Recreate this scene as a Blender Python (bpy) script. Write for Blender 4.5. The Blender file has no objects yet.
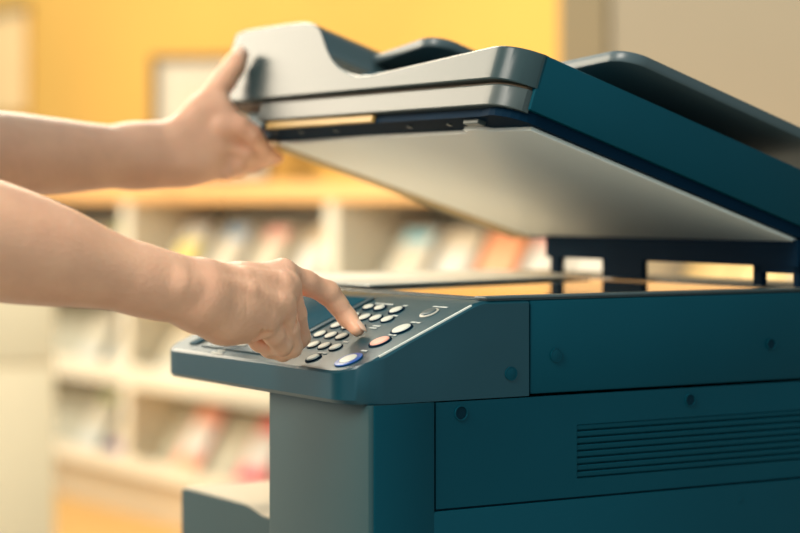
import bpy, bmesh, math, random
import numpy as np
from mathutils import Vector, Matrix
random.seed(4)
S = bpy.context.scene
COL = S.collection
PI = math.pi

# ------------------------------------------------------------------ camera
FPX, HOR, ZC = 2100.0, 200.0, 1.06
cd = bpy.data.cameras.new('camera'); cam = bpy.data.objects.new('camera', cd); COL.objects.link(cam)
cam.location = (0, 0, ZC); cam.rotation_euler = (PI/2, 0, 0)
cd.sensor_width = 36.0; cd.lens = 36.0*FPX/800.0
cd.shift_y = -(266.5-HOR)/800.0
cd.clip_start = 0.05
cd.dof.use_dof = True; cd.dof.focus_distance = 1.80; cd.dof.aperture_fstop = 3.2
S.camera = cam

def W(px, py, Y):
    return Vector(((px-400.0)/FPX*Y, Y, ZC-(py-HOR)/FPX*Y))

# ------------------------------------------------------------------ materials
def lin(c):
    return tuple(((x/12.92) if x <= .04045 else ((x+.055)/1.055)**2.4) for x in c)
def srgb(r, g, b):
    return lin((r/255.0, g/255.0, b/255.0))
def mat(name, col, rough=.5, spec=.5, var=.06, scale=30.0, bump=0.0, bscale=400.0, metal=0.0, sss=0.0, coat=0.0, stretch=None):
    m = bpy.data.materials.new(name); m.use_nodes = True
    nt = m.node_tree; b = nt.nodes['Principled BSDF']
    b.inputs['Roughness'].default_value = rough
    b.inputs['Specular IOR Level'].default_value = spec
    b.inputs['Metallic'].default_value = metal
    if coat: b.inputs['Coat Weight'].default_value = coat
    tc = nt.nodes.new('ShaderNodeTexCoord')
    mp = nt.nodes.new('ShaderNodeMapping')
    if stretch: mp.inputs['Scale'].default_value = stretch
    nt.links.new(tc.outputs['Object'], mp.inputs['Vector'])
    n = nt.nodes.new('ShaderNodeTexNoise'); n.inputs['Scale'].default_value = scale; n.inputs['Detail'].default_value = 4
    nt.links.new(mp.outputs['Vector'], n.inputs['Vector'])
    r = nt.nodes.new('ShaderNodeValToRGB')
    r.color_ramp.elements[0].position = .3; r.color_ramp.elements[1].position = .7
    r.color_ramp.elements[0].color = (*[max(0, c*(1-var)) for c in col], 1)
    r.color_ramp.elements[1].color = (*[min(1, c*(1+var)) for c in col], 1)
    nt.links.new(n.outputs['Fac'], r.inputs['Fac'])
    nt.links.new(r.outputs['Color'], b.inputs['Base Color'])
    if sss:
        b.inputs['Subsurface Weight'].default_value = sss
        b.inputs['Subsurface Radius'].default_value = (.9, .35, .2)
        b.inputs['Subsurface Scale'].default_value = .008
    if bump:
        n2 = nt.nodes.new('ShaderNodeTexNoise'); n2.inputs['Scale'].default_value = bscale; n2.inputs['Detail'].default_value = 3
        nt.links.new(tc.outputs['Object'], n2.inputs['Vector'])
        bp = nt.nodes.new('ShaderNodeBump'); bp.inputs['Strength'].default_value = bump; bp.inputs['Distance'].default_value = .002
        nt.links.new(n2.outputs['Fac'], bp.inputs['Height']); nt.links.new(bp.outputs['Normal'], b.inputs['Normal'])
    return m

M = {}
M['body'] = mat('teal_plastic', (.0002, .049, .072), .45, .12, .05, 6, .05, 900)
M['panel'] = mat('panel_plastic', (.004, .046, .064), .30, .4, .05, 10, .04, 900)
M['door'] = mat('front_plastic', (.016, .055, .062), .45, .4, .05, 6, .05, 900)
M['black'] = mat('black_plastic', (.0003, .012, .028), .7, .05, .1, 20)
M['gap'] = mat('seam_dark', (.0008, .018, .030), .8, .1)
M['cover'] = mat('cover_plastic', (.030, .052, .055), .26, .22, .03, 6, .03, 900)
M['strip'] = mat('grey_strip', (.055, .070, .068), .34, .30, .05, 10)
M['amber'] = mat('amber_reflection', (.50, .30, .08), .5, .4)
M['pad'] = mat('platen_white', (.88, .85, .77), .45, .4, .02, 4)
M['padrim'] = mat('platen_rim', (.55, .38, .17), .5, .3)  # tan puts the yellow bounce into the colour of a grey plastic rim
M['tray'] = mat('tray_plastic', (.055, .080, .086), .34, .5, .05, 8)
M['glass'] = mat('scanner_glass', (.02, .03, .03), .06, .6)
M['white'] = mat('paper_white', (.84, .80, .70), .6, .3, .02, 6)
M['key'] = mat('key_grey', (.62, .60, .50), .4, .5, .03, 50)
M['red'] = mat('key_salmon', (.80, .36, .26), .4, .5, .03, 50)
M['blue'] = mat('key_blue', (.008, .075, .30), .3, .5, .03, 50)
M['print'] = mat('print_grey', (.55, .55, .50), .6, .3)
M['lcd'] = mat('lcd_teal', (.003, .062, .092), .45, .06)
M['bezel'] = mat('bezel_grey', (.055, .08, .085), .3, .5)
M['lightgrey'] = mat('light_grey', (.5, .46, .38), .4, .4)
M['outtray'] = mat('tray_cream', (.74, .65, .50), .42, .5, .03, 6)
M['skin'] = mat('skin', (.95, .47, .285), .40, .45, .10, 26, .22, 260, sss=.15)
M['nail'] = mat('nail', (.86, .52, .36), .3, .5, .03, 60)
M['shirt'] = mat('shirt_cloth', (.60, .60, .58), .9, .2, .05, 40)
M['trousers'] = mat('trouser_cloth', (.03, .035, .05), .9, .2, .05, 40)
M['hair'] = mat('hair', (.02, .014, .01), .5, .4, .2, 60)
M['shoe'] = mat('shoe', (.03, .02, .015), .4, .5)
M['eye'] = mat('eye', (.75, .72, .68), .2, .5)
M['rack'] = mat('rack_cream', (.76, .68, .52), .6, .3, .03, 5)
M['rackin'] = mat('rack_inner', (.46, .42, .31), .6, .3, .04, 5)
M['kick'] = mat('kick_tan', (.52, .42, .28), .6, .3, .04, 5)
M['wood'] = mat('counter_wood', (.78, .41, .14), .5, .4, .12, 3, stretch=(1, 12, 12))
M['wall'] = mat('yellow_paint', (.58, .325, .070), .8, .2, .03, 2)
M['wallgrey'] = mat('beige_paint', (.23, .195, .14), .8, .2, .04, 1.2)
M['post'] = mat('post_paint', (.17, .135, .08), .8, .2, .03, 2)
M['floor'] = mat('floor_wood', (.75, .42, .13), .5, .4, .12, 2, stretch=(1, 9, 1))
M['added_carpet'] = mat('added_carpet_grey', (.30, .28, .24), .9, .1, .15, 60)
M['cabinet'] = mat('cabinet_white', (.95, .78, .53), .55, .4, .02, 3)
M['frame'] = mat('frame_dark', (.10, .055, .025), .5, .4)
M['mount'] = mat('mount_white', (.72, .64, .50), .7, .3)
M['art'] = mat('art_pale', (.85, .64, .48), .7, .3, .12, 9)
M['board'] = mat('board_pale', (.74, .50, .24), .7, .2)
M['boardtop'] = mat('board_rail', (.30, .20, .10), .6, .3)

# ------------------------------------------------------------------ mesh helpers
def link(name, me, m, parent=None, smooth=False):
    o = bpy.data.objects.new(name, me); COL.objects.link(o)
    ms = m if isinstance(m, (list, tuple)) else [m]
    for x in ms: me.materials.append(x)
    if parent: o.parent = parent
    if smooth:
        for p in me.polygons: p.use_smooth = True
    return o
def obj(name, bm, m, parent=None, smooth_angle=None):
    bmesh.ops.recalc_face_normals(bm, faces=bm.faces)
    me = bpy.data.meshes.new(name); bm.to_mesh(me); bm.free()
    o = link(name, me, m, parent)
    if smooth_angle is not None:
        for p in me.polygons: p.use_smooth = True
        me.set_sharp_from_angle(angle=math.radians(smooth_angle))
    return o
def box(bm, x0, x1, y0, y1, z0, z1, bev=0.0, seg=2, mi=0):
    g = bmesh.ops.create_cube(bm, size=1.0)
    vs = g['verts']
    for v in vs:
        v.co = Vector(((x0+x1)/2+v.co.x*(x1-x0), (y0+y1)/2+v.co.y*(y1-y0), (z0+z1)/2+v.co.z*(z1-z0)))
    fs = set(f for v in vs for f in v.link_faces)
    for f in fs: f.material_index = mi
    if bev:
        es = set(e for v in vs for e in v.link_edges)
        bmesh.ops.bevel(bm, geom=list(es), offset=bev, segments=seg, affect='EDGES', profile=.5)
def prism(bm, pts, axis, a, b, bev=0.0, mi=0):
    """2-D outline extruded along an axis. pts are (first, second) of the two other axes."""
    def co(p, t):
        return {'x': (t, p[0], p[1]), 'y': (p[0], t, p[1]), 'z': (p[0], p[1], t)}[axis]
    A = [bm.verts.new(co(p, a)) for p in pts]; Bv = [bm.verts.new(co(p, b)) for p in pts]
    fs = [bm.faces.new(A), bm.faces.new(Bv)]
    n = len(pts)
    for i in range(n): fs.append(bm.faces.new((A[i], A[(i+1) % n], Bv[(i+1) % n], Bv[i])))
    for f in fs: f.material_index = mi
    bmesh.ops.recalc_face_normals(bm, faces=fs)
    if bev:
        es = list(set(list(fs[0].edges)+list(fs[1].edges)))
        bmesh.ops.bevel(bm, geom=es, offset=bev, segments=2, affect='EDGES', profile=.5)
def loft(bm, rings, cap=True):
    R = [[bm.verts.new(p) for p in r] for r in rings]
    n = len(R[0])
    for i in range(len(R)-1):
        for j in range(n):
            bm.faces.new((R[i][j], R[i][(j+1) % n], R[i+1][(j+1) % n], R[i+1][j]))
    if cap:
        bm.faces.new(R[0]); bm.faces.new(R[-1])
def arc(cx, cy, r, a0, a1, n):
    return [(cx+r*math.cos(math.radians(a0+(a1-a0)*i/n)), cy+r*math.sin(math.radians(a0+(a1-a0)*i/n))) for i in range(n+1)]
def rrect(x0, x1, y0, y1, r, n=6):
    return (arc(x1-r, y0+r, r, -90, 0, n)+arc(x1-r, y1-r, r, 0, 90, n)+arc(x0+r, y1-r, r, 90, 180, n)+arc(x0+r, y0+r, r, 180, 270, n))
def thing(name, label, cat, loc=(0, 0, 0), rz=0.0, group=None):
    o = bpy.data.objects.new(name, None); COL.objects.link(o)
    o.empty_display_size = .1
    o.location = loc; o.rotation_euler = (0, 0, rz); o['label'] = label; o['category'] = cat
    if group: o['group'] = group
    return o
def tag(o, label, cat, group=None):
    o['label'] = label; o['category'] = cat
    if group: o['group'] = group
    return o
def structure(name, bm, m, loc=(0, 0, 0), rz=0.0):
    o = obj(name, bm, m); o.location = loc; o.rotation_euler = (0, 0, rz); o['kind'] = 'structure'
    return o

# ================================================================== PHOTOCOPIER
AL = math.radians(31.2)
d2 = Vector((-math.sin(AL), math.cos(AL), 0)); e2 = Vector((math.cos(AL), math.sin(AL), 0))
CORNER = .864*e2+1.508*d2   # keep z at 0: the plinth stands on the carpet
CZ = .0042
cp = thing('photocopier', 'dark teal office photocopier with its scanner lid raised, standing in front of the shelves', 'photocopier', CORNER, AL-PI/2)
def loc2w(x, y, z): return CORNER-x*d2+y*e2+Vector((0, 0, z))

SY = .1818                    # seam between control panel housing and scanner side
TS = math.radians(23.68); Z0 = .9159   # sloping keypad plane
def ztop(y): return min(Z0+math.tan(TS)*y, .9728)
def PP(x, r, w): return Vector((x, r*math.cos(TS)-w*math.sin(TS), Z0+r*math.sin(TS)+w*math.cos(TS)))

# ---- control panel housing
def front_y(x, x0, x1, rl, rr):
    y = 0.0
    if x > x1-rr: y = rr-math.sqrt(max(0, rr*rr-(x-(x1-rr))**2))
    if x < x0+rl: y = max(y, rl-math.sqrt(max(0, rl*rl-((x0+rl)-x)**2)))
    return y
bm = bmesh.new()
X0, X1 = -.357, 0.0
xs = [X0+.012*(1-math.cos(PI/2*i/8)) for i in range(9)]+[-.33+.29*i/12 for i in range(0, 12)]+[-.034+.034*math.sin(PI/2*i/14) for i in range(0, 15)]
rings = []
for i, x in enumerate(xs):
    y0 = front_y(x, X0, X1, .012, .034)
    ins = 0.0
    if i == 0: ins = .0016
    ins = max(ins, (x+.0030)*.8 if x > -.0030 else 0)
    c = .0016
    zt = lambda y: ztop(y)-ins
    rings.append([(x, y0+ins, .8896+.003), (x, y0+ins, ztop(y0)-c-ins), (x, y0+c+ins, zt(y0+c)), (x, .06, zt(.06)), (x, .100, zt(.100)), (x, .1235, zt(.1235)), (x, .1292, zt(.1292)-.0006), (x, .1345, zt(.1345)), (x, .1380, zt(.1380)), (x, SY-.001, zt(SY)), (x, SY-.001, .8892), (x, .09, .8892), (x, y0+.003, .8892)])
loft(bm, rings)
cpanel = obj('control_panel', bm, M['panel'], cp, 30)

# lcd with bezel
def panel_plate(name, pts, h, m, parent, w0=.0004, bev=.0006):
    bm = bmesh.new(); prism(bm, pts, 'z', w0, w0+h, bev)
    for v in bm.verts: v.co = PP(*v.co)
    return obj(name, bm, m, parent, 30)
bz = panel_plate('screen_bezel', rrect(-.305, -.162, .011, .134, .006), .0012, M['bezel'], cpanel)
panel_plate('lcd_screen', rrect(-.295, -.170, .036, .128, .003), .0006, M['lcd'], bz, .0016, .0002)
for k in range(5):
    panel_plate('soft_key', rrect(-.289+.0245*k, -.272+.0245*k, .0185, .0275, .003), .0012, M['key'], bz, .0016, .0004)
# dark slider and indicator lamps on the left end
panel_plate('brightness_slider', rrect(-.330, -.313, .012, .034, .002), .0012, M['lcd'], cpanel)
for (a, b, c2, d_) in ((-.262, -.240, .0015, .0045), (-.259, -.244, .0065, .0085)):
    panel_plate('indicator_lamp', rrect(a, b, c2, d_, .0010), .0008, M['white'], cpanel)

# keys
def key_mesh(rx, rr, h, name):
    bm = bmesh.new()
    n = 24
    rings = []
    for (s, z) in ((1.0, 0), (1.0, h*.6), (.93, h*.88), (.80, h), (.4, h*1.06)):
        rings.append([(rx*s*math.cos(2*PI*i/n), rr*s*math.sin(2*PI*i/n), z) for i in range(n)])
    loft(bm, rings)
    bmesh.ops.recalc_face_normals(bm, faces=bm.faces)
    me = bpy.data.meshes.new(name); bm.to_mesh(me); bm.free()
    for p in me.polygons: p.use_smooth = True
    me.set_sharp_from_angle(angle=math.radians(50))
    return me
rotp = (TS, 0, 0)
def place_key(me, name, x, r, m, w=.0006, lab=None, parent=None):
    if not me.materials: me.materials.append(m)
    o = bpy.data.objects.new(name, me); COL.objects.link(o); o.parent = parent or cpanel
    o.location = PP(x, r, w); o.rotation_euler = rotp
    if lab: o['label'] = lab
    return o
ring_me = key_mesh(.0074, .0066, .0010, 'key_ring'); ring_me.materials.append(M['black'])
kme = key_mesh(.0064, .0056, .0016, 'number_key'); kme.materials.append(M['key'])
digits = ['1', '2', '3', '', '4', '5', '6', '', '7', '8', '9', '', '*', '0', '#', '']
for ri, r in enumerate((.0950, .0758, .0570, .0378)):
    for ci, x in enumerate((-.1430, -.1230, -.1035, -.0835)):
        if (ri, ci) in ((1, 3), (2, 3)): continue
        k = place_key(kme, 'number_key', x, r, M['key'])
        place_key(ring_me, 'key_ring', 0, 0, M['black'], parent=k).location = (0, 0, -.0004)
for ch in [o for o in bpy.data.objects if o.name.startswith('key_ring')]: ch.rotation_euler = (0, 0, 0)
def big_key(name, x, r, rx, rr, m, ring, lab):
    k = place_key(key_mesh(rx, rr, .0018, name), name, x, r, m, .0006, lab)
    rg = place_key(key_mesh(rx+.0018, rr+.0018, .0012, name+'_rim'), 'key_rim', 0, 0, ring, parent=k)
    rg.location = (0, 0, -.0004); rg.rotation_euler = (0, 0, 0)
    return k
big_key('start_key', -.034, .0209, .0088, .0082, M['key'], M['black'], 'pale oval start button in a wide blue ring')
sk = [o for o in cpanel.children if o.name == 'start_key'][0]
br = place_key(key_mesh(.0142, .0125, .0012, 'start_ring'), 'blue_ring', 0, 0, M['blue'], parent=sk); br.location = (0, 0, -.0002); br.rotation_euler = (0, 0, 0)
big_key('stop_key', -.0356, .0558, .0094, .0088, M['red'], M['black'], 'salmon red oval stop button')
big_key('reset_key', -.0374, .0805, .0090, .0086, M['key'], M['black'], 'pale oval button')
big_key('power_key', -.0405, .1132, .0080, .0070, M['bezel'], M['lightgrey'], 'dark oval button with a pale rim')
big_key('function_key', -.0946, .1124, .0068, .0060, M['key'], M['black'], None)
big_key('clear_key', -.0874, .0160, .0066, .0058, M['key'], M['black'], None)
big_key('mode_key', -.1454, .1138, .0066, .0044, M['key'], M['black'], None)
big_key('mode_key', -.1258, .1139, .0066, .0044, M['key'], M['black'], None)
# small printed captions beside the keys
def caption(x, r, words, rows=1):
    for q in range(rows):
        xx = x
        for wd in words:
            panel_plate('printed_caption', [(xx, r-q*.0042), (xx+wd, r-q*.0042), (xx+wd, r-q*.0042+.0020), (xx, r-q*.0042+.0020)], .0003, M['print'], cpanel, .0003, 0)
            xx += wd+.0012
caption(-.147, .1215, (.010, .007, .012)); caption(-.052, .1245, (.009, .013)); caption(-.043, .0935, (.008, .006))
caption(-.042, .0685, (.006, .005)); caption(-.040, .0375, (.009,)); caption(-.096, .0255, (.006, .008))
caption(-.088, .0810, (.012,), 2); caption(-.088, .1020, (.010,)); caption(-.088, .0480, (.008,)); caption(-.098, .1215, (.007,))
# pale bar standing in for the highlight on the sloping right edge
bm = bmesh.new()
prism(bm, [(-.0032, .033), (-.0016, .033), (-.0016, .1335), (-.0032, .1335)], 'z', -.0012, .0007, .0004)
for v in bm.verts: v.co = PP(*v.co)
obj('edge_highlight', bm, M['white'], cpanel)

# ---- scanner body (upper unit)
bm = bmesh.new()
YB = .60
box(bm, -.56, -.0008, SY+.001, YB, .8905, .9722, .0015)
sb = obj('scanner_body', bm, M['body'], cp, 40)
# top frame and glass
bm = bmesh.new()
box(bm, -.555, -.004, .140, YB-.005, .9724, .9742, .0006)
box(bm, -.020, -.001, .137, YB-.004, .9742, .9766, .0008)       # raised right rim
box(bm, -.555, -.004, .505, YB-.004, .9742, .9766, .0008)
obj('top_frame', bm, M['bezel'], sb, 40)
bm = bmesh.new(); box(bm, -.515, -.024, .150, .500, .9742, .9752)
obj('scanner_glass', bm, M['glass'], sb)

# screw caps on the side
def cap(y, z, r, deep, parent):
    bm = bmesh.new(); n = 24
    prof = [(r*1.18, .0000), (r*1.18, .0010), (r, .0010), (r*.98, .0002 if not deep else .0001)]
    rings = [[(x, y+q*math.cos(2*PI*i/n), z+q*math.sin(2*PI*i/n)) for i in range(n)] for (q, x) in prof]
    loft(bm, rings, cap=False)
    o = obj('screw_hole', bm, M['body'], parent, 40)
    bm = bmesh.new()
    loft(bm, [[(x, y+q*math.cos(2*PI*i/n), z+q*math.sin(2*PI*i/n)) for i in range(n)] for (q, x) in ((r*.99, .0001), (r*.99, .0003 if deep else .0008), (r*.55, .0003 if deep else .0012))])
    obj('screw_plug', bm, M['gap'] if deep else M['body'], o, 40)
cap(.1618, .9095, .0052, False, cpanel)
cap(.2096, .9237, .0052, False, sb)
cap(.4570, .9246, .0046, True, sb)
# dark seam backing between panels
bm = bmesh.new()
box(bm, -.180, -.003, .026, YB-.01, .031, .8880)
box(bm, -.30, -.003, SY-.006, SY+.004, .8910, .9700)
tower = obj('inner_frame', bm, M['gap'], cp)

# ---- front tower (column under the panel) and side covers
bm = bmesh.new()
prism(bm, rrect(-.182, 0, .020, .0830, .003, 3), 'z', .03, .8886)
fd = obj('front_cover', bm, M['door'], cp, 40)
bm = bmesh.new()
prism(bm, rrect(-.010, .0012, .0235, .0830, .0012, 2), 'z', .03, .8884)
obj('corner_cover', bm, M['body'], fd, 40)
bm = bmesh.new()
VY0, VY1, VZ0, VZ1 = .2323, .575, .8135, .8612
box(bm, -.010, 0, .0850, VY0, .7975, .8880)
box(bm, -.010, 0, VY1, YB, .7975, .8880)
box(bm, -.010, 0, VY0, VY1, VZ1, .8880)
box(bm, -.010, 0, VY0, VY1, .7975, VZ0)
su = obj('side_cover', bm, M['body'], cp, 40)
bm = bmesh.new()
for k in range(8):
    zc_ = VZ1-(k+.5)*(VZ1-VZ0)/8
    prism(bm, [(-.0085, zc_-.0032), (-.0022, zc_-.0025), (-.0006, zc_-.0012), (-.0003, zc_+.0020), (-.0010, zc_+.0026), (-.0085, zc_+.0022)], 'y', VY0+.0005, VY1-.0005)
obj('side_vent', bm, M['body'], su)
cap(.1102, .8780, .0056, True, su); cap(.3599, .8768, .0050, True, su)
bm = bmesh.new()
prism(bm, arc(.0785+.006, .7955-.006, .006, 180, 90, 5)+[(YB, .7955), (YB, .03), (.0785, .03)], 'x', -.010, .0010, .0006)
sl = obj('lower_side_cover', bm, M['body'], cp, 40)
cap(.4193, .8161-.035, .0040, False, sl)

# ---- lower body, output tray and back wall of the paper bay
LZ = .7500
bm = bmesh.new()
prof = [(-.545, .03), (-.545, LZ-.004), (-.541, LZ), (-.400, LZ)]+[(-.400+.05*i/8, LZ-.007*(1-math.cos(PI*i/8))/2) for i in range(1, 9)]+[(-.186, LZ-.007), (-.186, .03)]
prism(bm, prof, 'y', .105, YB)
lb = obj('lower_body', bm, M['door'], cp, 30)
bm = bmesh.new()
prof = [(-.537, LZ+.0003), (-.400, LZ+.0003)]+[(-.400+.05*i/8, LZ+.0003-.007*(1-math.cos(PI*i/8))/2) for i in range(1, 8)]+[(-.200, LZ-.0067)]
prof2 = [(x, z+.0022) for x, z in reversed(prof)]
prism(bm, prof+prof2, 'y', .1065, YB-.17)
obj('output_tray', bm, M['outtray'], lb, 30)
bm = bmesh.new(); box(bm, -.56, -.186, YB-.16, YB, LZ-.03, .8895)
obj('bay_back', bm, M['door'], cp)
bm = bmesh.new(); box(bm, -.53, -.01, .05, YB-.02, .0045, .03)
obj('plinth', bm, M['black'], cp)

# ---- scanner lid (raised)
TH = math.radians(18.3)
VF, VS = -.3622, -.3316
WM = .0625
lid_bm = bmesh.new()
box(lid_bm, -.548, 0, VS, .030, .0113, WM, .0014)
lid = obj('scanner_lid', lid_bm, M['body'], cp, 40)
lid.location = (0, .4931, 1.0239); lid.rotation_euler = (-TH, 0, 0)
ctrl = [(-.580, .106), (-.573, .1120), (-.555, .1150), (-.500, .1155), (-.440, .1150), (-.418, .1140), (-.400, .1115), (-.3835, .1065), (-.372, .0995), (-.362, .0905), (-.3485, .0790), (-.330, .0665), (-.312, .0580), (-.295, .0520), (-.2714, .0470), (-.245, .0463), (-.2087, .0487), (-.130, .0548), (-.0399, .0618), (0, .0624)]
def wtop(u):
    for (a, wa), (b, wb) in zip(ctrl, ctrl[1:]):
        if u <= b: return wa+(wb-wa)*(u-a)/(b-a)
    return ctrl[-1][1]
def vfront(u, r=.034, u1=0.0, off=0.0):
    y = VF+off
    if u > u1-r: y += r-math.sqrt(max(0, r*r-(u-(u1-r))**2))
    if u < -.570: y += .008*((-.570-u)/.010)**2
    return y
us = sorted(set([c[0] for c in ctrl]+[-.57+.02*i for i in range(28)]+[-.034+.034*math.sin(PI/2*i/14) for i in range(15)]))
us = [u for u in us if -.580 <= u <= 0]
def cover_rings(w0, off, u0, u1, backs, top=None):
    R = []
    for u in us:
        if u < u0-1e-6 or u > u1+1e-6: continue
        uu = min(u, 0.0)
        v0 = vfront(uu, off=off); wt = wtop(u) if top is None else top
        vb = backs(u)
        c = .0016
        R.append([(u, v0+.001, w0), (u, v0, w0+.001), (u, v0, wt-c), (u, v0+c*.4, wt-c*.4), (u, v0+c, wt), (u, (v0+vb)/2, wt), (u, vb, wt), (u, vb, w0), (u, v0+.01, w0)])
    return R
bm = bmesh.new()
loft(bm, cover_rings(.0312, 0, -.580, 0, lambda u: .02 if u < -.26 else (VS-.0012)))
fc = obj('feeder_cover', bm, M['cover'], lid, 28)
bm = bmesh.new()
loft(bm, cover_rings(.0085, .0055, -.472, -.0030, lambda u: VS+.001, .0285))
obj('front_strip', bm, M['strip'], lid, 28)
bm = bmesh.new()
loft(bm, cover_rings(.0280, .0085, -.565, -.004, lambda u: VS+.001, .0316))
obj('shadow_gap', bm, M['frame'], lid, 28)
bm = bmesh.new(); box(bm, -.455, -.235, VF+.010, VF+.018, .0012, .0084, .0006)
obj('amber_reflection', bm, M['amber'], lid)  # added strip, its colour stands in for a warm yellow reflection
# dark frame round the pad
bm = bmesh.new()
o_ = [(-.528, -.322), (-.472, -.333), (-.472, VF+.014), (-.05, VF+.014)]+arc(-.034, VF+.042, .030, -90, 0, 6)+[(-.004, .030), (-.528, .030)]
prism(bm, o_, 'z', .0010, .0112)
lf = obj('lid_frame', bm, M['black'], lid)
for (u, v) in ((-.45, -.342), (-.40, -.338), (-.33, -.336), (-.19, -.335), (-.12, -.335)):
    bm = bmesh.new(); prism(bm, arc(u, v, .0028, 0, 330, 11), 'z', -.0006, .0012)
    obj('frame_screw', bm, M['strip'], lf)
# small latch catch
bm = bmesh.new(); box(bm, -.085, -.060, -.343, -.334, -.003, .002, .001)
obj('lid_latch', bm, M['strip'], lf)
bm = bmesh.new()
pad = [(-.492, -.3120), (-.300, -.3180), (-.112, -.3180), (-.108, -.3260), (-.082, -.3260), (-.070, -.3200), (-.011, -.3180), (-.011, .006), (-.462, .006)]
prism(bm, pad, 'z', -.0030, .0011, .0008)
obj('platen_pad', bm, M['pad'], lid, 40)
bm = bmesh.new()
prism(bm, [(-.516, -.315), (-.4935, -.3135), (-.4635, .012), (-.490, .012)], 'z', -.0045, .0011, .0008)
obj('pad_rim', bm, M['padrim'], lid)
# trays
def tray(name, outline, w_at, th, lip, m):
    bm = bmesh.new()
    prism(bm, outline, 'z', 0, th, .0022)
    for v in bm.verts: v.co.z += w_at(v.co.x)
    return obj(name, bm, m, lid, 40)
# u grows to the right; front edge at v
t1 = [(-.430, .0), (-.430, -.300)]+arc(-.252-.026, -.300+.026, .026, -90, 0, 8)+[(-.252, .0)]
tray('document_tray', t1, lambda u: .0765+(u+.43)*.148, .0105, 0, M['tray'])
t2 = [(-.400, .085), (-.400, -.252)]+arc(.004-.026, -.252+.026, .026, -90, 0, 8)+[(.004, .085)]
tray('output_tray', t2, lambda u: .0560+(u+.40)*.080, .0110, 0, M['tray'])

# ---- hinge bar with posts behind the glass
bm = bmesh.new()
hb = [(.494, .9960), (.494, 1.0215), (.513, 1.0235), (.513, .9960)]
prism(bm, hb, 'x', -.420, -.004, .001)
for (a, b) in ((-.412, -.396), (-.316, -.246), (-.070, -.058), (-.012, -.004)):
    box(bm, a, b, .4955, .5025, .9770, 1.002)
box(bm, -.0700, -.004, .4955, .5025, .9895, .998)
obj('lid_hinge', bm, M['black'], cp)

# paper on the glass
bm = bmesh.new()
prism(bm, [(-.535, .150), (-.236, .158), (-.330, .490), (-.540, .500)], 'z', .9769, .9785)
o = obj('paper_sheet', bm, M['white']); o.location = CORNER; o.rotation_euler = (0, 0, AL-PI/2)
tag(o, 'white paper original lying on the scanner glass under the raised lid', 'paper')

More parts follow.
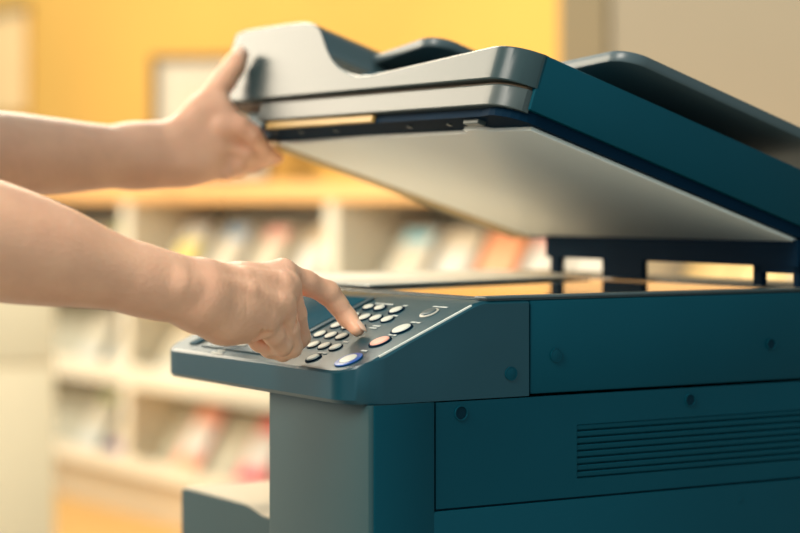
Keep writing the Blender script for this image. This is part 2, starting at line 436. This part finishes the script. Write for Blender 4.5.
# ================================================================== PERSON
def surface_nets(prims, h, lo, hi):
    lo = np.array(lo, float); hi = np.array(hi, float)
    n = np.ceil((hi-lo)/h).astype(int)+1
    F = np.full(n, 9.0, np.float32)
    for (a, b, ra, rb, k) in prims:
        a = np.array(a); b = np.array(b); R = max(ra, rb)+k+3*h
        i0 = np.maximum(np.floor((np.minimum(a, b)-R-lo)/h).astype(int), 0)
        i1 = np.minimum(np.ceil((np.maximum(a, b)+R-lo)/h).astype(int)+1, n)
        if (i1 <= i0).any(): continue
        gx = (lo[0]+h*np.arange(i0[0], i1[0]))[:, None, None]; gy = (lo[1]+h*np.arange(i0[1], i1[1]))[None, :, None]; gz = (lo[2]+h*np.arange(i0[2], i1[2]))[None, None, :]
        ab = b-a; L = max(ab@ab, 1e-12)
        t = np.clip(((gx-a[0])*ab[0]+(gy-a[1])*ab[1]+(gz-a[2])*ab[2])/L, 0, 1)
        dd = np.sqrt((gx-a[0]-t*ab[0])**2+(gy-a[1]-t*ab[1])**2+(gz-a[2]-t*ab[2])**2)-(ra+(rb-ra)*t)
        sub = F[i0[0]:i1[0], i0[1]:i1[1], i0[2]:i1[2]]
        if k < 0:      # carve a crease
            F[i0[0]:i1[0], i0[1]:i1[1], i0[2]:i1[2]] = np.maximum(sub, -dd); continue
        hh = np.maximum(k-np.abs(sub-dd), 0)/k
        F[i0[0]:i1[0], i0[1]:i1[1], i0[2]:i1[2]] = np.minimum(sub, dd)-hh*hh*k*.25
    F = np.clip(F, -.02, .02)
    s = F < 0
    c = np.zeros(np.array(n)-1, np.int8)
    off = [(i, j, k) for i in (0, 1) for j in (0, 1) for k in (0, 1)]
    def sl(A, o): return A[o[0]:o[0]+n[0]-1, o[1]:o[1]+n[1]-1, o[2]:o[2]+n[2]-1]
    for o in off: c += sl(s, o)
    act = (c > 0) & (c < 8)
    idx = np.full(act.shape, -1, np.int64); ii = np.argwhere(act); idx[act] = np.arange(len(ii))
    P = np.zeros((len(ii), 3)); cnt = np.zeros(len(ii))
    for ax in range(3):
        for o in off:
            if o[ax]: continue
            o2 = list(o); o2[ax] = 1
            f0 = sl(F, o)[act]; f1 = sl(F, o2)[act]
            m = (f0 < 0) != (f1 < 0)
            t = np.where(m, f0/np.where(m, f0-f1, 1), 0)
            p = np.array(o, float)[None, :].repeat(len(ii), 0); p[:, ax] += t
            P[m] += p[m]; cnt[m] += 1
    P = lo+h*(ii+P/cnt[:, None])
    quads = []
    for ax in range(3):
        b1, b2 = (ax+1) % 3, (ax+2) % 3
        A0 = [slice(1, n[i]-1) for i in range(3)]; A0[ax] = slice(0, n[ax]-1)
        A1 = list(A0); A1[ax] = slice(1, n[ax])
        s0 = s[tuple(A0)]; s1 = s[tuple(A1)]
        e = np.argwhere(s0 != s1)
        flip = s0[s0 != s1]
        base = e.copy(); base[:, b1] += 1; base[:, b2] += 1
        def cell(db1, db2):
            q = base.copy(); q[:, b1] += db1; q[:, b2] += db2
            return idx[q[:, 0], q[:, 1], q[:, 2]]
        q = np.stack([cell(-1, -1), cell(0, -1), cell(0, 0), cell(-1, 0)], 1)
        q[~flip] = q[~flip][:, ::-1]
        quads.append(q)
    Q = np.concatenate(quads); Q = Q[(Q >= 0).all(1)]
    # light smoothing
    for it in range(1):
        acc = np.zeros_like(P); num = np.zeros(len(P))
        for a_, b_ in ((0, 1), (1, 2), (2, 3), (3, 0)):
            np.add.at(acc, Q[:, a_], P[Q[:, b_]]); np.add.at(num, Q[:, a_], 1)
        P = P*.5+.5*acc/np.maximum(num, 1)[:, None]
    return P, Q
def bounds(prims, pad=.02):
    A = np.array([p[0] for p in prims]+[p[1] for p in prims]); R = np.array([p[2] for p in prims]+[p[3] for p in prims])[:, None]
    return (A-R).min(0)-pad, (A+R).max(0)+pad
def mesh_from(name, sets, origin):
    vs, qs, b = [], [], 0
    for P, Q in sets: vs.append(P); qs.append(Q+b); b += len(P)
    P = np.concatenate(vs)-np.array(origin); Q = np.concatenate(qs)
    me = bpy.data.meshes.new(name)
    me.vertices.add(len(P)); me.vertices.foreach_set('co', P.astype(np.float32).ravel())
    me.loops.add(Q.size); me.loops.foreach_set('vertex_index', Q.astype(np.int32).ravel())
    me.polygons.add(len(Q)); me.polygons.foreach_set('loop_start', np.arange(0, Q.size, 4, dtype=np.int32))
    me.polygons.foreach_set('use_smooth', np.ones(len(Q), bool))
    me.update(calc_edges=True); me.validate()
    return me
def chain(pts, k):
    return [(tuple(W(*p[:3])), tuple(W(*q[:3])), p[3], q[3], k) for p, q in zip(pts, pts[1:])]

def limb(pts, k, sub=6):
    P = [(*W(*p[:3]), p[3]) for p in pts]; out = []
    for i in range(len(P)-1):
        p0, p1, p2, p3 = P[max(i-1, 0)], P[i], P[i+1], P[min(i+2, len(P)-1)]
        for j in range(sub):
            t = j/sub
            out.append([.5*(2*b+(c-a)*t+(2*a-5*b+4*c-d_)*t*t+(3*b-a-3*c+d_)*t**3) for a, b, c, d_ in zip(p0, p1, p2, p3)])
    out.append(list(P[-1]))
    return [(tuple(a[:3]), tuple(b[:3]), a[3], b[3], k) for a, b in zip(out, out[1:])]

# --- right arm and hand (pressing a key)
R_ELB = W(-104, 214, 1.585)
right = []
right += limb([(-104, 214, 1.585, .042), (-50, 230, 1.606, .0465), (0, 243, 1.629, .0450), (50, 255, 1.650, .0395), (100, 269, 1.671, .0310), (140, 279, 1.688, .0262), (165, 285, 1.700, .0240)], .003)
right += limb([(130, 273, 1.686, .0225), (160, 280, 1.701, .0205), (188, 284, 1.716, .0176), (205, 287, 1.727, .0170)], .008)
right += limb([(130, 281, 1.682, .0225), (160, 290, 1.697, .0205), (186, 296, 1.708, .0182), (205, 302, 1.717, .0185)], .008)
# metacarpals / back of the hand
right += chain([(200, 287, 1.732, .0170), (240, 284, 1.768, .0148), (282, 273, 1.800, .0125)], .014)
right += chain([(200, 291, 1.726, .0180), (240, 290, 1.756, .0155), (286, 287, 1.782, .0128)], .016)
right += chain([(200, 294, 1.720, .0195), (240, 302, 1.745, .0165), (280, 306, 1.765, .0125)], .016)
right += chain([(200, 302, 1.716, .0190), (232, 314, 1.735, .0160), (263, 322, 1.750, .0120)], .016)
right += chain([(196, 305, 1.716, .0170), (222, 322, 1.735, .0150), (244, 328, 1.750, .0115)], .014)
right += chain([(225, 300, 1.745, .0190), (262, 304, 1.772, .0150)], .016)
right += chain([(215, 300, 1.745, .0190), (262, 318, 1.790, .0120)], .012)
# tendon ridges and knuckle bumps
right += chain([(205, 275, 1.716, .0050), (245, 276, 1.744, .0048), (279, 281, 1.770, .0060)], .006)
right += chain([(212, 281, 1.708, .0048), (250, 291, 1.732, .0046), (275, 303, 1.750, .0058)], .006)
right += chain([(284, 283, 1.772, .0075), (286, 286, 1.773, .0075)], .006)
right += chain([(281, 303, 1.756, .0070), (283, 305, 1.757, .0070)], .006)
right += chain([(260, 321, 1.744, .0065), (263, 324, 1.746, .0065)], .006)
right += chain([(180, 284, 1.688, .0080), (186, 287, 1.692, .0080)], .012)
# fingers
idx_pts = [(283, 274, 1.800, .0118), (306, 283, 1.817, .0102), (328, 293, 1.832, .0100), (338, 305, 1.836, .0084), (347, 317, 1.838, .0080), (357.2, 329.5, 1.830, .0064)]
right += chain(idx_pts, .005)
right += chain([(287, 288, 1.783, .0120), (295, 314, 1.800, .0098), (299, 337, 1.815, .0096), (291, 347, 1.823, .0082), (277, 346, 1.818, .0080), (266, 340, 1.806, .0070)], .0035)
right += chain([(282, 306, 1.766, .0118), (288, 328, 1.780, .0096), (291.5, 347, 1.792, .0092), (283, 352, 1.803, .0080), (269, 349, 1.800, .0075), (259, 342, 1.792, .0066)], .0030)
right += chain([(264, 323, 1.752, .0110), (274, 335, 1.763, .0090), (282, 346, 1.775, .0084), (270, 347, 1.783, .0074), (259, 343.5, 1.782, .0070), (251, 337, 1.776, .0062)], .0030)
# thumb tucked behind
right += chain([(212, 299, 1.748, .0170), (244, 314, 1.795, .0130), (266, 326, 1.822, .0108), (282, 330, 1.838, .0085)], .008)

# folds: curled little finger, finger joints, heel of the hand
right += chain([(255, 341, 1.744, .0045), (264, 337, 1.741, .0056), (273, 335, 1.744, .0030)], -.004)
right += chain([(264, 337, 1.739, .0034), (271, 327, 1.737, .0014)], -.004)
right += chain([(264, 337, 1.739, .0032), (259, 327, 1.736, .0012)], -.004)
right += chain([(298, 302, 1.770, .0016), (294, 330, 1.772, .0014)], -.004)

# --- left arm and hand (lifting the lid)
L_ELB = W(-57, 149, 2.116)
left = []
left += limb([(-57, 149, 2.116, .041), (0, 153, 2.147, .0420), (50, 156, 2.174, .0390), (100, 157, 2.203, .0335), (140, 156, 2.226, .0300), (165, 155, 2.238, .0270)], .003)
left += limb([(125, 151, 2.220, .0250), (145, 150, 2.228, .0245), (170, 146, 2.242, .0220), (190, 135, 2.248, .0190)], .010)
left += limb([(125, 161, 2.218, .0250), (145, 161, 2.226, .0245), (172, 162, 2.236, .0220), (196, 162, 2.241, .0195)], .010)
left += chain([(176, 142, 2.232, .0205), (203, 109, 2.248, .0150), (225, 79, 2.260, .0122), (234, 66, 2.262, .0112), (240.5, 55, 2.263, .0088)], .008)   # thumb
left += chain([(185, 148, 2.236, .0185), (222, 130, 2.240, .0140)], .012)
left += chain([(185, 155, 2.238, .0190), (218, 146, 2.240, .0140)], .012)
left += chain([(185, 163, 2.238, .0185), (213, 159, 2.240, .0140)], .012)
left += chain([(180, 165, 2.236, .0180), (205, 167, 2.237, .0135)], .012)
left += chain([(200, 118, 2.244, .0150), (220, 110, 2.246, .0105), (232, 122, 2.242, .0105)], .016)   # web
left += chain([(222, 128, 2.238, .0140), (240, 128, 2.238, .0120), (253, 136, 2.240, .0108), (266, 153, 2.260, .0080), (278, 157.5, 2.282, .0060)], .006)
left += chain([(218, 146, 2.240, .0130), (246, 154, 2.246, .0100), (262, 159, 2.266, .0082), (273, 160, 2.284, .0064)], .004)
left += chain([(213, 160, 2.240, .0125), (238, 165, 2.246, .0095), (253, 164, 2.264, .0082), (263, 163, 2.278, .0064)], .004)
left += chain([(205, 169, 2.236, .0112), (225, 172, 2.242, .0088), (239, 170, 2.256, .0075), (248, 167, 2.266, .0062)], .004)

def LW(x, y, z): return tuple(loc2w(x, y, z))
RS, LS = LW(-.09, -.46, 1.34), LW(-.44, -.34, 1.345)
def ax(o): return [(o[0], o[1], o[2], o[3], o[4])]
up_r = [(tuple(R_ELB), RS, .0445, .055, .02)]; up_l = [(tuple(L_ELB), LS, .0435, .055, .02)]
torso = [(RS, LS, .065, .065, .05), (LW(-.20, -.45, 1.22), LW(-.33, -.42, 1.22), .115, .115, .08), (LW(-.21, -.47, 1.02), LW(-.32, -.45, 1.02), .110, .110, .08), (LW(-.19, -.48, .90), LW(-.34, -.46, .90), .105, .105, .08)]
neck = [(LW(-.265, -.41, 1.33), LW(-.255, -.375, 1.47), .058, .054, .03)]
head = [(LW(-.250, -.350, 1.545), LW(-.250, -.330, 1.515), .082, .074, .03), (LW(-.250, -.345, 1.49), LW(-.250, -.285, 1.445), .060, .034, .03),
        (LW(-.250, -.262, 1.515), LW(-.250, -.248, 1.490), .008, .013, .012), (LW(-.278, -.262, 1.462), LW(-.222, -.262, 1.462), .006, .006, .008),
        (LW(-.170, -.345, 1.535), LW(-.172, -.345, 1.495), .014, .009, .008), (LW(-.330, -.345, 1.535), LW(-.328, -.345, 1.495), .014, .009, .008)]
legs = [(LW(-.19, -.48, .88), LW(-.185, -.46, .48), .082, .055, .03), (LW(-.185, -.46, .48), LW(-.185, -.49, .09), .055, .036, .02), (LW(-.185, -.49, .05), LW(-.180, -.34, .03), .030, .024, .02),
        (LW(-.34, -.46, .88), LW(-.345, -.44, .48), .082, .055, .03), (LW(-.345, -.44, .48), LW(-.345, -.47, .09), .055, .036, .02), (LW(-.345, -.47, .05), LW(-.345, -.32, .03), .030, .024, .02)]
base = loc2w(-.265, -.45, .0042)
sets = [surface_nets(right, .0014, *bounds(right)), surface_nets(left, .0016, *bounds(left))]
rest = up_r+up_l+torso+neck+head+legs
sets.append(surface_nets(rest, .006, *bounds(rest)))
pm = mesh_from('person', sets, base)
person = link('person', pm, M['skin'])
person.location = base
tag(person, 'person with bare forearms lifting the copier lid and pressing a keypad button', 'person')
def grown(prims, g): return [(a, b, ra+g, rb+g, k) for a, b, ra, rb, k in prims]
def cut(p, f):   # keep the part of a limb nearest its second end
    a, b, ra, rb, k = p; a = Vector(a); b = Vector(b)
    return (tuple(a.lerp(b, f)), tuple(b), ra+(rb-ra)*f, rb, k)
sh = grown([cut(up_r[0], .25), cut(up_l[0], .25)]+torso, .010)
link('shirt', mesh_from('shirt', [surface_nets(sh, .007, *bounds(sh))], base), M['shirt'], person)
tr = grown([(legs[0]), legs[1], legs[3], legs[4], torso[3]], .011)
link('trousers', mesh_from('trousers', [surface_nets(tr, .008, *bounds(tr))], base), M['trousers'], person)
for q in (legs[2], legs[5]):
    s_ = grown([q], .008); link('shoe', mesh_from('shoe', [surface_nets(s_, .005, *bounds(s_))], base), M['shoe'], person)
hr = [(LW(-.250, -.385, 1.575), LW(-.250, -.375, 1.50), .088, .080, .03), (LW(-.250, -.330, 1.60), LW(-.250, -.40, 1.58), .060, .075, .04)]
link('hair', mesh_from('hair', [surface_nets(hr, .006, *bounds(hr))], base), M['hair'], person)
for xx in (-.278, -.222):
    ey = [(LW(xx, -.270, 1.512), LW(xx, -.269, 1.512), .011, .011, .004)]
    link('eye', mesh_from('eye', [surface_nets(ey, .003, *bounds(ey))], base), M['eye'], person)

# fingernails: thin curved plates on the finger ends
def nail(tip, prev, up, r, ln, wd, name='fingernail'):
    tip = Vector(tip); ax_ = (tip-Vector(prev)).normalized(); up = Vector(up); up = (up-ax_*up.dot(ax_)).normalized(); sd = ax_.cross(up)
    bm = bmesh.new(); g = []
    nu, nv = 9, 9
    for layer in (0, .0007):
        rows = []
        for i in range(nu):
            t = -1+2*i/(nu-1)
            row = []
            for j in range(nv):
                s = -1+2*j/(nv-1)
                rr = math.sqrt(max(0, 1-abs(t)**3))*.999
                ang = s*wd*(.55+.45*rr)
                rad = r-.0004+layer
                p = tip+ax_*(t*ln*(1-.18*s*s)+.001)+up*math.cos(ang)*rad+sd*math.sin(ang)*rad
                p -= up*(.0016*max(0, t)**2)
                row.append(bm.verts.new(p-Vector(base)))
            rows.append(row)
        g.append(rows)
    for rows in g:
        for i in range(nu-1):
            for j in range(nv-1): bm.faces.new((rows[i][j], rows[i][j+1], rows[i+1][j+1], rows[i+1][j]))
    for i in range(nu-1):
        for j in (0, nv-1): bm.faces.new((g[0][i][j], g[0][i+1][j], g[1][i+1][j], g[1][i][j]))
    for j in range(nv-1):
        for i in (0, nu-1): bm.faces.new((g[0][i][j], g[0][i][j+1], g[1][i][j+1], g[1][i][j]))
    return obj(name, bm, M['nail'], person, 50)
tipv = W(*idx_pts[-1][:3]); pv = W(*idx_pts[-2][:3])
nail(tipv, pv, Vector((.80, -.30, .42)), .0068, .0066, .85)
nail(W(240.5, 55, 2.263), W(234, 66, 2.262), Vector((-.3, -.75, .3)), .0092, .0075, .8)

# ================================================================== BACKGROUND
dsx = Vector((.5547, -.832, 0)); esx = Vector((.832, .5547, 0))
RK = Vector(((125-400)/FPX*7.005, 7.005, 0)); RKZ = math.atan2(-.832, .5547)
def rack2w(x, y, z): return RK+dsx*x+esx*y+Vector((0, 0, z))
def px2x(px):    # place along the rack front seen at a photo column
    return (7.005-7881.0/(px+1000.0))/.832
rack = thing('magazine_rack', 'long cream magazine rack with an orange wooden top along the yellow wall', 'magazine rack', RK, RKZ)
RX0, RX1, RD = -1.30, 3.40, .34
bm = bmesh.new(); box(bm, RX0-.02, RX1+.02, -.015, RD+.01, 1.056, 1.112, .004)
obj('counter_top', bm, M['wood'], rack)
for i, x in enumerate((RX0, 0, 1.297, 2.594, RX1)):
    bm = bmesh.new(); box(bm, x-.030, x+.030, .002, RD, .150, 1.055, .002)
    obj('divider', bm, M['rack'], rack)
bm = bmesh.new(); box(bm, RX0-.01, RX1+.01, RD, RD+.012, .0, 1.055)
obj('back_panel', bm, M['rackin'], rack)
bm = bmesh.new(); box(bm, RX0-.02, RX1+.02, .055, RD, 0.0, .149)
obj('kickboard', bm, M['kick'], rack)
rows_z = ((.745, .800), (.440, .512), (.150, .205))
SLA = math.atan2(.205, .12)
for (zb, zl) in rows_z:
    bm = bmesh.new(); box(bm, RX0+.03, RX1-.03, .0, .018, zb, zl, .002); box(bm, RX0+.03, RX1-.03, .018, RD-.002, zb, zb+.018)
    obj('ledge', bm, M['rack'], rack)
    for (a, b) in ((RX0, 0), (0, 1.297), (1.297, 2.594), (2.594, RX1)):
        bm = bmesh.new()
        y0, z0 = .085, zb+.019
        prism(bm, [(y0, z0), (y0+.012, z0), (y0+.012+.12, z0+.205), (y0+.12, z0+.205)], 'x', a+.034, b-.034)
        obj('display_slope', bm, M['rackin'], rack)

pal = {'straw': (.84, .60, .26), 'cream': (.60, .53, .39), 'white': (.62, .60, .52), 'yellow': (.72, .58, .16), 'blue': (.16, .34, .52), 'teal': (.22, .50, .55), 'orange': (.85, .36, .18), 'red': (.86, .10, .12), 'pink': (.88, .42, .36), 'plum': (.22, .10, .22), 'green': (.46, .56, .22), 'tan': (.62, .48, .30), 'grey': (.42, .44, .42)}
PM = {k: mat('cover_'+k, v, .4, .4, .05, 12) for k, v in pal.items()}
SN, CS = math.sin(SLA), math.cos(SLA)
def magazine(px, row, cols, label, w=.160, h=.235, xs=None):
    """cols: page colour, title band, picture, foot band"""
    x = px2x(px) if xs is None else xs
    zb, zl = rows_z[row]
    bm = bmesh.new()
    def put(a, b, c, d_, t0, t1, mi):
        n0 = len(bm.verts)
        box(bm, a, b, c, d_, t0, t1, 0, 2, mi)
        bm.verts.ensure_lookup_table()
        for v in list(bm.verts)[n0:]:
            sx, q, t = v.co
            v.co = Vector((sx, q*CS-t*SN, q*SN+t*CS))
    put(-w/2, w/2, 0, h, 0, .006, 0)
    put(-w/2+.008, w/2-.03, h*.80, h*.96, .006, .0066, 1)
    put(-w/2+.012, w/2-.012, h*.32, h*.74, .006, .0066, 2)
    put(-w/2, w/2, 0, h*.24, .006, .0066, 3)
    o = obj('magazine', bm, [PM[c] for c in cols])
    p = Vector((x, .060, zb+.028))
    o.location = rack2w(*p); o.rotation_euler = (0, 0, RKZ)
    tag(o, label, 'magazine', 'magazines on the rack')
    return o
magazine(154, 0, ('white', 'white', 'yellow', 'cream'), 'yellow and white magazine on the top shelf just right of its left post')
magazine(194, 0, ('white', 'blue', 'cream', 'white'), 'white magazine with a blue title on the top shelf between yellow and cream ones')
magazine(234, 0, ('cream', 'pink', 'cream', 'white'), 'cream magazine with a thin pink title above the pressing hand')
magazine(276, 0, ('cream', 'tan', 'white', 'tan'), 'cream magazine with tan bands beside the middle shelf post')
magazine(372, 0, ('white', 'teal', 'cream', 'white'), 'white magazine with a teal title seen under the raised lid')
magazine(415, 0, ('cream', 'cream', 'white', 'tan'), 'plain cream magazine under the lid between the teal and orange ones')
magazine(458, 0, ('orange', 'orange', 'orange', 'pink'), 'bright orange magazine under the raised lid')
magazine(505, 0, ('white', 'pink', 'white', 'white'), 'white magazine with a pink title right of the orange one')
magazine(550, 0, ('white', 'tan', 'white', 'cream'), 'off-white magazine with a tan title partly behind the left end of the hinge')
magazine(594, 0, ('cream', 'white', 'cream', 'cream'), 'pale cream magazine seen through the left slot of the lid hinge')
magazine(0, 0, ('straw', 'straw', 'straw', 'straw'), 'straw-yellow magazine seen through the left end of the long hinge slot', xs=2.735)
magazine(0, 0, ('straw', 'cream', 'straw', 'straw'), 'straw-yellow magazine with a cream title seen through the middle of the long hinge slot', xs=2.905)
magazine(0, 0, ('straw', 'straw', 'cream', 'straw'), 'straw-yellow magazine with a cream picture seen at the right end of the long hinge slot', xs=3.075)
magazine(80, 0, ('tan', 'green', 'grey', 'tan'), 'tan magazine in the gap between the two forearms')
magazine(68, 1, ('white', 'cream', 'cream', 'white'), 'off-white magazine under the lower forearm beside the white cabinet')
magazine(100, 1, ('white', 'white', 'cream', 'white'), 'white magazine on the middle shelf, left of its post, under the forearm')
magazine(148, 1, ('cream', 'tan', 'cream', 'white'), 'cream magazine on the middle shelf just left of the copier panel')
magazine(190, 1, ('tan', 'cream', 'tan', 'cream'), 'tan magazine on the middle shelf, half behind the copier panel end')
magazine(70, 2, ('white', 'green', 'cream', 'white'), 'white magazine with a green title on the bottom shelf by the white cabinet')
magazine(100, 2, ('cream', 'cream', 'tan', 'plum'), 'cream magazine with a plum foot on the bottom shelf')
magazine(166, 2, ('pink', 'orange', 'white', 'orange'), 'orange and white magazine on the bottom shelf left of the paper bay')
magazine(229, 2, ('pink', 'red', 'white', 'red'), 'red and white magazine on the bottom shelf seen through the paper bay')

# framed picture standing on the counter, turned to the room
pc = Vector(((211-400)/FPX*6.66, 6.66, 1.1135))
pf = thing('picture_frame', 'framed pale picture standing on the wooden counter behind the upper hand', 'picture frame', pc, math.radians(-6))
bm = bmesh.new()
w2, hh = .193, .405
for (a, b, c, dd) in ((-w2, w2, 0, .021), (-w2, w2, hh-.021, hh), (-w2, -w2+.021, .021, hh-.021), (w2-.021, w2, .021, hh-.021)):
    box(bm, a, b, -.010, .010, c, dd, .001)
fr = obj('frame', bm, M['frame'], pf)
bm = bmesh.new(); box(bm, -w2+.020, w2-.020, -.002, .006, .020, hh-.020)
obj('mount', bm, M['mount'], pf)
bm = bmesh.new(); box(bm, -.10, .10, -.0032, -.001, .12, .30)
obj('artwork', bm, M['art'], pf)
bm = bmesh.new(); prism(bm, [(.010, .30), (.016, .30), (.080, .001), (.070, .001)], 'x', -.03, .03)
obj('easel_back', bm, M['frame'], pf)
pf.children[0].rotation_euler = (0, 0, 0)

# notice board on the wall
WY = RD+.03
bm = bmesh.new()
nb = thing('notice_board', 'pale notice board with a dark top rail on the yellow wall at the left edge', 'notice board', rack2w(-2.07, WY-.004, 1.42), RKZ)
bm = bmesh.new(); box(bm, -.45, .45, -.02, 0, 0, .40, .003); obj('board', bm, M['board'], nb)
bm = bmesh.new(); box(bm, -.46, .46, -.03, 0, .40, .435, .003); obj('top_rail', bm, M['boardtop'], nb)

# white cabinet at the left
cb = thing('white_cabinet', 'white two-drawer cabinet standing at the left under the forearms', 'cabinet', (Vector(((55-400)/FPX*5.6, 5.6, 0))-Vector((math.cos(math.radians(11)), math.sin(math.radians(11)), 0))*.30), math.radians(11))
cb.location.z = .0042
bm = bmesh.new(); box(bm, -.30, .30, .004, .50, .05, .90, .006); box(bm, -.285, .285, .02, .48, 0, .05); obj('carcass', bm, M['cabinet'], cb, 40)
for (a, b) in ((.06, .615), (.625, .895)):
    bm = bmesh.new(); box(bm, -.298, .298, -.014, .003, a, b, .004); dr = obj('drawer', bm, M['cabinet'], cb, 40)
    bm = bmesh.new(); box(bm, -.07, .07, -.036, -.028, b-.08, b-.068, .003); box(bm, -.07, -.06, -.030, -.013, b-.08, b-.068); box(bm, .06, .07, -.030, -.013, b-.08, b-.068)
    obj('handle', bm, M['lightgrey'], dr)

# ---- room
def wallpiece(name, x0, x1, y0, y1, z0, z1, m):
    bm = bmesh.new(); box(bm, x0, x1, y0, y1, z0, z1)
    return structure(name, bm, m, RK, RKZ)
XW = 1.885
wallpiece('wall_back', -14.0, XW, WY, WY+.12, 0, 3.8, M['wall'])
wallpiece('trim_1', XW, XW+.20, WY-.012, WY+.12, 0, 3.8, M['post'])
wallpiece('wall_right', XW+.20, 8.0, WY, WY+.12, 0, 3.8, M['wallgrey'])
bm = bmesh.new(); box(bm, -7, 7, -3, 13, -.05, 0)
structure('floor', bm, M['floor'])
bm = bmesh.new(); box(bm, -6.9, 6.9, -2.9, 6.0, 0, .004)
structure('floor_added_carpet', bm, M['added_carpet'])  # added out of view to cut the orange bounce from the floor

# ================================================================== LIGHT
w = bpy.data.worlds.new('world'); S.world = w; w.use_nodes = True
nt = w.node_tree; bg = nt.nodes['Background']
bg.inputs['Color'].default_value = (.54, .74, .80, 1); bg.inputs['Strength'].default_value = .95
def area(name, loc, target, size, sy, power, col):
    l = bpy.data.lights.new(name, 'AREA'); l.shape = 'RECTANGLE'; l.size = size; l.size_y = sy; l.energy = power; l.color = col
    o = bpy.data.objects.new(name, l); COL.objects.link(o); o.location = loc
    o.rotation_euler = (Vector(target)-Vector(loc)).to_track_quat('-Z', 'Y').to_euler()
    return o
area('window_light', (-4.0, 4.5, 2.5), (0, 2.0, 1.05), 3.6, 2.4, 325, (1, .84, .63))
area('ceiling_lamp', (-1.7, .3, 2.95), (-.3, 1.9, 1.0), 1.3, 1.3, 112, (1, .92, .80))
area('back_lamp', (-1.0, 5.2, 3.0), (-.1, 1.9, .95), 1.8, 1.0, 72, (1, .90, .70))
area('wall_fill', (-3.3, 6.5, 2.95), (-1.5, 8.1, 2.3), 1.8, 1.0, 92, (1, .93, .80))  # added fill that brightens the left of the yellow wall
S.view_settings.view_transform = 'Standard'; S.view_settings.look = 'None'; S.view_settings.gamma = 1.0
S.view_settings.use_curve_mapping = False; S.view_settings.exposure = 0.0
S.cycles.use_denoising = True
